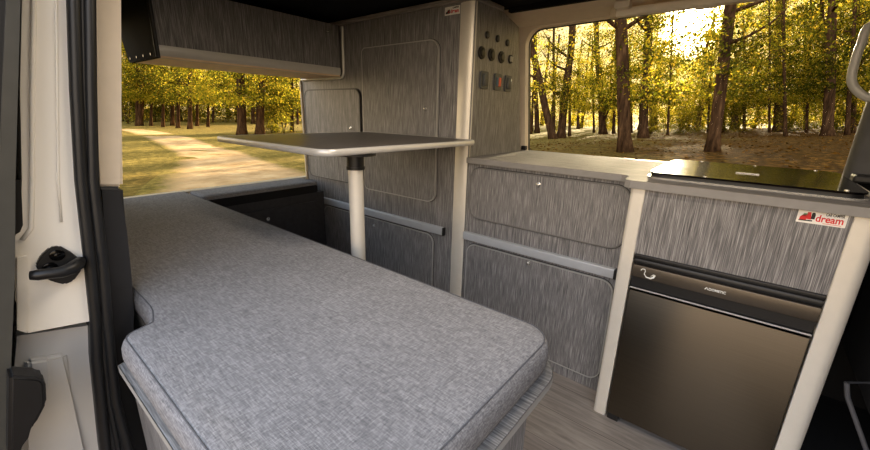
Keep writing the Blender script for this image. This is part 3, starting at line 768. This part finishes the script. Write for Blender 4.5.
# dirt track: two edges found on the ground, slightly ragged
rng = random.Random(5)
e1 = [hit(x, y) for x, y in ((150, 215), (160, 190), (176, 172), (182, 160), (172, 150), (154, 141), (136, 134), (118, 130), (95, 127))]
e2 = [hit(x, y) for x, y in ((420, 215), (350, 190), (300, 172), (262, 160), (232, 150), (200, 141), (172, 134), (146, 130), (110, 127))]
def resample(ps, n):
    out = []; k = len(ps)-1
    for i in range(n+1):
        t = i/n*k; j = min(int(t), k-1); f = t-j
        p0, p1, p2, p3 = ps[max(0, j-1)], ps[j], ps[j+1], ps[min(k, j+2)]
        out.append(.5*((2*p1)+(-p0+p2)*f+(2*p0-5*p1+4*p2-p3)*f*f+(-p0+3*p1-3*p2+p3)*f**3))
    return out
n = 120; a1 = resample(e1, n); a2 = resample(e2, n); b = bmn(); rows = []; verge = []
for p, q in zip(a1, a2):
    d = (q-p); w_ = d.length; row = []
    for k in range(15):
        t = -.1 + 1.2*k/14; s = p + d*t
        row.append(b.verts.new((s.x, s.y, gz(s.x, s.y)+.006))); verge.append(min(1, max(0, (abs(t-.5)*2-.5)*1.4)))
    rows.append(row)
for a, c in zip(rows, rows[1:]):
    for k in range(14): b.faces.new((a[k], a[k+1], c[k+1], c[k]))
rd = obj('road', b, ROADM, kind='structure', smooth=180)
va = rd.data.attributes.new('verge', 'FLOAT', 'POINT'); va.data.foreach_set('value', verge)

# ---- trees
SUN = np.array([-.144, .974, .176]); SUN = SUN/np.linalg.norm(SUN)

def leaves(bm, centers, rng, per, spread, size, drop=.5):
    for c, s in centers:
        for _ in range(per):
            p = Vector((c[0]+rng.gauss(0, s*spread), c[1]+rng.gauss(0, s*spread), c[2]+rng.gauss(0, s*spread*drop)))
            a = Vector((rng.gauss(0, 1), rng.gauss(0, 1), rng.gauss(0, .7))).normalized()
            t = a.cross(Vector((rng.gauss(0, 1), rng.gauss(0, 1), rng.gauss(0, 1)))).normalized(); u = a.cross(t)
            L = size*rng.uniform(.6, 1.4); w_ = L*rng.uniform(.4, .7)
            v = [bm.verts.new(p+t*L*.5), bm.verts.new(p+u*w_*.5+t*L*.05), bm.verts.new(p-t*L*.5), bm.verts.new(p-u*w_*.5-t*L*.08)]
            bm.faces.new(v)

def leaf_mesh(name, mat, seed, kind):
    rng = random.Random(seed); bm = bmn(); cs = []
    if kind == 'crown':                       # tall crown starting about 2.6 m above the ground
        for k in range(95):
            z = 2.5 + 9.5*rng.random()**1.5; rad = 3.9*(1-.3*abs(z-5)/6)
            a = rng.uniform(0, 2*math.pi); rr = rad*math.sqrt(rng.random())
            cs.append(((rr*math.cos(a), rr*math.sin(a), z), rng.uniform(.3, .75)))
        leaves(bm, cs, rng, 150, .75, .125, .45)
    elif kind == 'sparse':
        for k in range(40):
            z = 2.4 + 9*rng.random()**1.3; a = rng.uniform(0, 2*math.pi); rr = 3.6*math.sqrt(rng.random())
            cs.append(((rr*math.cos(a), rr*math.sin(a), z), rng.uniform(.4, .8)))
        leaves(bm, cs, rng, 120, .8, .12, .4)
    elif kind == 'far':                       # distant tree, leafy almost to the ground
        for k in range(80):
            z = .6 + 15*rng.random()**1.3; a = rng.uniform(0, 2*math.pi); rr = 3.4*math.sqrt(rng.random())
            cs.append(((rr*math.cos(a), rr*math.sin(a), z), rng.uniform(.6, 1.1)))
        leaves(bm, cs, rng, 75, .8, .25, .5)
    else:                                     # bush
        for k in range(34):
            z = .3 + 2.9*rng.random(); a = rng.uniform(0, 2*math.pi); rr = 1.2*math.sqrt(rng.random())*(1-.12*z)
            cs.append(((rr*math.cos(a), rr*math.sin(a), z), rng.uniform(.25, .5)))
        leaves(bm, cs, rng, 110, .8, .1, .6)
    me = bpy.data.meshes.new(name); bm.to_mesh(me); bm.free(); me.materials.append(mat); return me
CROWN = [leaf_mesh('crown', LEAF_A, 11, 'crown'), leaf_mesh('crown', LEAF_B, 12, 'crown'), leaf_mesh('crown', LEAF_A, 13, 'sparse'), leaf_mesh('crown', LEAF_B, 14, 'sparse')]
FARC = [leaf_mesh('crown', LEAF_A, 21, 'far'), leaf_mesh('crown', LEAF_B, 22, 'far')]
BUSH = [leaf_mesh('bush_leaves', LEAF_C, 31, 'bush'), leaf_mesh('bush_leaves', LEAF_B, 32, 'bush')]

def trunk_bm(base, lean, rad, height, rng, fork=None, branches=5):
    """base point, sideways lean per metre of height (vector), radius at the foot"""
    bm = bmn(); pts = []; rs = []
    n = 14
    ph = rng.uniform(0, 6)
    for i in range(n+1):
        h = -.25 + (height+.25)*i/n
        wob = .10*rad*4*math.sin(h*.8+ph)*min(1, max(0, h)/4)
        pts.append(base + Vector((lean.x*h+wob*.5, lean.y*h+wob*.3, h)))
        flare = 1 + .5*math.exp(-max(0, h+.1)*3.0/max(.25, rad*2))
        rs.append(rad*flare*(1-.42*max(0, h)/height))
    tube(bm, pts, rs, 14)
    for k in range(branches):
        h = rng.uniform(.28, .9)*height; i = min(n-1, int((h+.25)/(height+.25)*n)); p = pts[i]
        a = rng.uniform(0, 6.28); L = rng.uniform(1.2, 2.6); d = Vector((math.cos(a), math.sin(a), rng.uniform(.2, .7)))
        q = [p, p+d*L*.4, p+d*L*.75+Vector((0, 0, .1*L)), p+d*L+Vector((0, 0, .3*L))]
        tube(bm, q, [rs[i]*.42, rs[i]*.3, rs[i]*.2, rs[i]*.06], 8)
    if fork:
        h0, lx = fork
        i = min(n-1, int((h0+.25)/(height+.25)*n)); p = base + Vector((lean.x*h0, lean.y*h0, h0))
        q = [p + Vector((RT[0]*lx, RT[1]*lx, 1))*s for s in (0, .6, 1.6, 3.2, 6)]
        tube(bm, q, [rs[i]*.75, rs[i]*.7, rs[i]*.62, rs[i]*.5, rs[i]*.3], 10)
    return bm

RTH = Vector((RT[0], RT[1], 0)).normalized()
def depth_of(p): return float(p.x*W[0] + p.y*W[1] + (p.z-H)*W[2])
def tree(label, bx, by, tx, ty, wpx, crown=0, cs=1., rot=0., height=11, fork=None, branches=5, group=None, dist=None, lift=0., name='tree', seed=None):
    """bx,by: foot seen from the door; tx,ty: where its trunk passes higher up; wpx: its width"""
    rng = random.Random(seed if seed is not None else int(bx*7+by))
    p = hit(bx, by)
    if dist: p = Vector(tuple(ray(bx, by)*dist/np.linalg.norm(ray(bx, by)[:2])))[:2]; p = Vector((p[0], p[1], gz(p[0], p[1])))
    rad = wpx*depth_of(p)/F/2
    d = ray(tx, ty); n_ = Vector((p.x, p.y, 0)).normalized()
    t = (p.x*n_.x+p.y*n_.y)/(d[0]*n_.x+d[1]*n_.y); q = Vector((d[0]*t, d[1]*t, H+d[2]*t))
    hh = max(.5, q.z-p.z); lean = Vector(((q.x-p.x)/hh, (q.y-p.y)/hh, 0))
    if lean.length > .5: lean = lean.normalized()*.5
    t_ = thing(name, label, 'tree', tuple(p), group)
    obj('trunk', trunk_bm(p, lean, rad, height, rng, fork, branches), BARK, t_, smooth=180)
    if crown is not None:
        me = CROWN[crown]; c = bpy.data.objects.new('crown', me); COL.objects.link(c); c.parent = t_
        c.location = (lean.x*5, lean.y*5, lift); c.rotation_euler = (0, 0, rot); c.scale = (cs, cs, cs)
    return t_

# beyond the side window, from the tall cabinet to the front pillar
tree('thin dark trunk at the extreme left edge of the side window', 530, 134, 528, 60, 4, None, .6, .3)
tree('slim trunk beside the leaning pair at the side window left', 537, 133, 535, 60, 5, None, .6, 1.3)
tree('left trunk of the leaning pair forming a V in the side window', 553, 139, 529, 40, 7.5, 3, .8, 2.)
tree('right trunk of the leaning pair forming a V in the side window', 561, 138, 572, 30, 8, 2, .8, 3.)
tree('thin sapling in the clearing between V pair and forked tree', 578, 129, 579, 90, 3, 2, .7, .6, height=8)
tree('slim forked tree splitting low, left of the thickest trunk', 603, 134, 597, 40, 7, 3, .8, 4., fork=(1.2, .28))
tree('thickest straight trunk standing closest in the side window', 625, 152, 620, 20, 12.5, 2, .75, 5.)
tree('straight brown trunk just right of the thickest trunk', 643, 138, 648, 20, 9, 1, .8, 1.)
tree('leaning trunk partly behind the second straight brown trunk', 653, 130, 663, 20, 7, 0, .8, 2.4)
tree('small bushy dark tree under the low sun', 697, 131, 704, 80, 5, 0, .72, 2.8, height=8)
tree('bold leaning trunk right of the sun, foot near the hob', 712, 151, 731, 12, 11, 3, .72, 3.3)
tree('small forked tree just right of the bold leaning trunk', 734, 129, 735, 95, 6.5, 1, .75, .2, fork=(1.6, .3), height=9)
tree('straight upright trunk standing alone right of centre in clearing', 778, 132, 778, 20, 8, 1, .95, 4.4)
tree('shaggy trunk nearest the grab handle', 827, 136, 833, 20, 9, 1, .95, 5.2)
tree('thin trunk in shade between lone trunk and shaggy trunk', 806, 130, 806, 70, 4, 1, .9, 1.1)
tree('slender trunk at extreme right behind the front pillar', 852, 133, 856, 60, 5, 1, .95, .9)
# beyond the rear window
tree('left one of the two stout trunks beside the tall cabinet', 242, 135, 241, 60, 8.6, 0, .75, 1.7)
tree('right one of the two stout trunks beside the tall cabinet', 260, 135, 261, 60, 8, 1, .75, 2.7)
for k, (x, y, x2, wd, lab) in enumerate(((137, 126, 137, 2.6, 'thin trunk at the left edge of the rear window'), (151, 126, 152, 2.6, 'second thin trunk from the left in the rear window'),
        (163, 127, 163, 2.8, 'dark trunk beside the bend of the track'), (178, 128, 178, 3.4, 'darker slim trunk right of the track bend'), (190, 129, 190, 4.2, 'sturdier dark trunk in mid rear window'),
        (208, 127, 209, 2.6, 'slim upright trunk in the light left of the stout pair'), (276, 132, 277, 3.4, 'slim trunk right behind the stout pair'), (292, 132, 292, 3.6, 'dark trunk half hidden by the tall cabinet edge'))):
    tree(lab, x, y, x2, 60, wd, (0, 1, 0, 1, 1, 2, 1, 1)[k], .8, k*.8)
# distant rows
rng = random.Random(77)
def far_tree(x, y, k, label, group, s):
    t_ = thing('far_tree', label, 'tree', (x, y, gz(x, y)), group)
    r2 = random.Random(k*31+int(x*3))
    obj('trunk', trunk_bm(Vector((x, y, gz(x, y))), Vector((r2.uniform(-.04, .04), 0, 0)), r2.uniform(.14, .28), 14, r2, None, 3), BARK, t_, smooth=180)
    c = bpy.data.objects.new('crown', FARC[k % 2]); COL.objects.link(c); c.parent = t_; c.rotation_euler = (0, 0, r2.uniform(0, 6)); c.scale = (s, s, s*r2.uniform(.9, 1.15))
for k in range(22):
    u = k/21; x = -34 + 48*u + rng.uniform(-1, 1); y = 62 + rng.uniform(-6, 9)
    if abs(x/y - SUN[0]/SUN[1]) < .03: y += 25
    far_tree(x, y, k, 'far slender tree in the hazy row beyond the side window', 'far row beyond the side window', rng.uniform(.9, 1.15) if x > -15 else rng.uniform(.5, .62))
for k in range(20):
    u = k/19; y = 3 + 46*u + rng.uniform(-1, 1); x = -58 - rng.uniform(-5, 9) + 10*u
    far_tree(x, y, k+1, 'far slender tree in the hazy row beyond the dirt track', 'far row beyond the track', rng.uniform(.85, 1.1))
for k in range(17):
    px_ = 532 + 19.5*k + rng.uniform(-5, 5); d_ = rng.uniform(30, 46)
    if abs(px_-690) < 9: continue
    dd_ = ray(px_, 130); l_ = math.hypot(dd_[0], dd_[1]); x, y = dd_[0]/l_*d_, dd_[1]/l_*d_
    t_ = thing('slender_tree', 'slender leafy tree in the middle rows beyond the side window', 'tree', (x, y, gz(x, y)), 'middle rows beyond the side window')
    r2 = random.Random(k*17); s_ = (rng.uniform(.8, 1.05) if x > -13 else .42)
    obj('trunk', trunk_bm(Vector((x, y, gz(x, y))), RTH*(-(px_-401)/1410+r2.uniform(-.05, .05)), r2.uniform(.08, .15), 9, r2, None, 4), BARK, t_, smooth=180)
    c = bpy.data.objects.new('crown', CROWN[(3, 2, 3, 0)[k % 4]]); COL.objects.link(c); c.parent = t_; c.rotation_euler = (0, 0, r2.uniform(0, 6)); c.scale = (s_,)*3
for k in range(12):
    px_ = 122 + 16*k + rng.uniform(-5, 5); d_ = rng.uniform(38, 52)
    dd_ = ray(px_, 125); l_ = math.hypot(dd_[0], dd_[1]); x, y = dd_[0]/l_*d_, dd_[1]/l_*d_
    t_ = thing('slender_tree', 'slender leafy tree in the middle rows beyond the dirt track', 'tree', (x, y, gz(x, y)), 'middle rows beyond the track')
    r2 = random.Random(k*19+4); s_ = rng.uniform(.9, 1.1)
    obj('trunk', trunk_bm(Vector((x, y, gz(x, y))), RTH*(-(px_-401)/1410+r2.uniform(-.05, .05)), r2.uniform(.1, .2), 9, r2, None, 4), BARK, t_, smooth=180)
    c = bpy.data.objects.new('crown', CROWN[(3, 2, 3)[k % 3]]); COL.objects.link(c); c.parent = t_; c.rotation_euler = (0, 0, r2.uniform(0, 6)); c.scale = (s_,)*3
# bushes
def bush(label, bx, by, s, k, rot=0., dist=None):
    p = hit(bx, by)
    t_ = thing('bush', label, 'bush', tuple(p))
    bm = bmn(); r2 = random.Random(int(bx))
    for q in range(7):
        a = r2.uniform(0, 6.28); tube(bm, [p+Vector((0, 0, -.1)), p+Vector((math.cos(a)*.25*s, math.sin(a)*.25*s, .9*s)), p+Vector((math.cos(a)*.6*s, math.sin(a)*.6*s, 2.0*s))], [.03*s, .02*s, .006*s], 6)
    obj('stems', bm, BARK, t_)
    c = bpy.data.objects.new('leaves', BUSH[k]); COL.objects.link(c); c.parent = t_; c.rotation_euler = (0, 0, rot); c.scale = (s, s, s)
bush('tall narrow bush right of the leaning trunk behind the worktop', 664, 131, .95, 0, .4)
bush('dense bush below the low sun', 681, 132, .95, 1, 1.4)
bush('low bush left of the lone upright trunk', 754, 128, .8, 0, 2.)
bush('leafy bush between lone trunk and shaggy trunk', 797, 130, .85, 0, 2.6)
bush('leafy dark bush right of the shaggy trunk', 846, 133, 1., 1, 3.1)
bush('small dark bush in the V of the leaning pair', 557, 134, .35, 1, 3.4)
bush('dark bush beside the tall cabinet edge in the rear window', 284, 134, .8, 1, 3.9)
bush('low bush behind the stout pair in the rear window', 272, 133, .6, 0, 4.2)
bush('bush at the left end of the track', 128, 124, 1.1, 1, .9)

for k in range(16):
    px_ = 530 + 20*k + rng.uniform(-7, 7); d_ = rng.uniform(34, 56)
    if abs(px_-585) < 18 or abs(px_-760) < 12: continue
    dd_ = ray(px_, 130); l_ = math.hypot(dd_[0], dd_[1]); x, y = dd_[0]/l_*d_, dd_[1]/l_*d_
    t_ = thing('low_bush', 'low leafy bush among the trees beyond the side window', 'bush', (x, y, gz(x, y)), 'undergrowth beyond the side window'); s_ = rng.uniform(.35, .8)
    c = bpy.data.objects.new('leaves', BUSH[k % 2]); COL.objects.link(c); c.parent = t_; c.rotation_euler = (0, 0, k); c.scale = (s_*1.3, s_*1.3, s_)
for k in range(11):
    px_ = 118 + 17.5*k + rng.uniform(-6, 6); d_ = rng.uniform(42, 56)
    dd_ = ray(px_, 125); l_ = math.hypot(dd_[0], dd_[1]); x, y = dd_[0]/l_*d_, dd_[1]/l_*d_
    t_ = thing('low_bush', 'low leafy bush among the trees beyond the dirt track', 'bush', (x, y, gz(x, y)), 'undergrowth beyond the track'); s_ = rng.uniform(.5, 1.1)
    c = bpy.data.objects.new('leaves', BUSH[(k+1) % 2]); COL.objects.link(c); c.parent = t_; c.rotation_euler = (0, 0, k); c.scale = (s_*1.4, s_*1.4, s_)
# unseen bushes, added behind the tall cabinet to streak the track with shade
for k, (x, y, s_, sz) in enumerate(((-10.2, 9.5, .55, .55), (-11.6, 12, .5, .6), (-14.2, 13.5, .75, .8), (-17.5, 16, .9, .9), (-21.5, 17, 1., 1.), (-27, 21, 1.2, 1.2))):
    t_ = thing('added_shade_bush', 'dense unseen bush added behind the tall cabinet to shade the track', 'bush', (x, y, gz(x, y)), 'added bushes behind the tall cabinet')
    c = bpy.data.objects.new('leaves', BUSH[k % 2]); COL.objects.link(c); c.parent = t_; c.rotation_euler = (0, 0, k); c.scale = (s_, s_, sz)
# fallen leaves
rng = random.Random(9); b = bmn()
for k in range(9000):
    a = rng.random(); x = rng.uniform(-14, 9); y = 5 + 34*a*a
    if x < -5 and y < 13: continue
    p = Vector((x, y, gz(x, y)+.02)); s = rng.uniform(.03, .075); an = rng.uniform(0, 6.28)
    t = Vector((math.cos(an), math.sin(an), rng.uniform(-.3, .5)))*s; u = Vector((-math.sin(an), math.cos(an), rng.uniform(-.3, .5)))*s*.6
    b.faces.new([b.verts.new(p+t), b.verts.new(p+u), b.verts.new(p-t), b.verts.new(p-u)])
fl = obj('fallen_leaves', b, leaf('fallen_leaf_litter', [(0, rgb(70, 42, 16)), (.5, rgb(116, 74, 28)), (1, rgb(170, 118, 50))], .2)); tag(fl, 'golden brown fallen leaves scattered under the trees', 'leaves', kind='stuff')

# ------------------------------------------------------------------ light
sd = bpy.data.lights.new('sun', 'SUN'); so_ = bpy.data.objects.new('sun', sd); COL.objects.link(so_)
sd.energy = 38; sd.angle = R(1.2); sd.color = (1, .80, .52)
so_.rotation_euler = Vector(SUN).to_track_quat('Z', 'Y').to_euler()

cl = thing('added_fill_panel', 'slim white fill light panel added on the ceiling above the mattress', 'lamp', (-.45, .75, 1.6))  # panel and lamp added out of view to fill the dark interior
b = bmn(); box(b, (-.75, .68, 1.603), (-.15, .82, 1.62), .004); obj('housing', b, BEIGE_L, cl)
ad = bpy.data.lights.new('added_fill_lamp', 'AREA'); ao = bpy.data.objects.new('added_fill_lamp', ad); COL.objects.link(ao)
ad.shape = 'RECTANGLE'; ad.size = .56; ad.size_y = .1; ad.energy = 6; ad.color = (1, .85, .67); ao.location = (-.45, .75, 1.6)

wd = bpy.data.worlds.new('sky'); scene.world = wd; wd.use_nodes = True
nt = wd.node_tree; N = nt.nodes; L = nt.links
bg = N['Background']; tcw = N.new('ShaderNodeTexCoord')
def vdot(v):
    d = N.new('ShaderNodeVectorMath'); d.operation = 'DOT_PRODUCT'; L.new(tcw.outputs['Generated'], d.inputs[0]); d.inputs[1].default_value = v; return d.outputs['Value']
def mrange(val, a, b_, c, d_):
    m_ = N.new('ShaderNodeMapRange'); L.new(val, m_.inputs[0])
    for i, v in enumerate((a, b_, c, d_)): m_.inputs[1+i].default_value = v
    m_.interpolation_type = 'SMOOTHSTEP'; return m_.outputs[0]
def wmix(f, a, b_, mode='MIX'):
    mx = N.new('ShaderNodeMix'); mx.data_type = 'RGBA'; mx.blend_type = mode
    for s, v in ((mx.inputs[0], f), (mx.inputs[6], a), (mx.inputs[7], b_)):
        if hasattr(v, 'links'): L.new(v, s)
        else: s.default_value = v
    return mx.outputs[2]
ds_ = vdot(tuple(SUN)); dz = vdot((0, 0, 1))
cool = wmix(mrange(dz, -.02, .5, 0, 1), (4.1, 3.05, 1.85, 1), (1.75, 2.1, 2.7, 1))
warm = wmix(mrange(dz, -.05, .6, 0, 1), (1.6, 1.08, .40, 1), (.6, .58, .5, 1))
c = wmix(mrange(ds_, -.5, .5, 0, 1), cool, warm)
c = wmix(mrange(ds_, .95, .999, 0, .95), c, (2.8, 2.0, .8, 1))
c = wmix(mrange(ds_, .9978, .9997, 0, 1), c, (40, 32, 20, 1))
L.new(c, bg.inputs['Color']); bg.inputs['Strength'].default_value = 1.0

scene.view_settings.view_transform = 'Standard'; scene.view_settings.look = 'None'
scene.view_settings.exposure = 0.2; scene.view_settings.gamma = 1; scene.view_settings.use_curve_mapping = False
cy = scene.cycles
cy.use_denoising = True; cy.max_bounces = 10; cy.diffuse_bounces = 6; cy.transparent_max_bounces = 12; cy.sample_clamp_indirect = 6
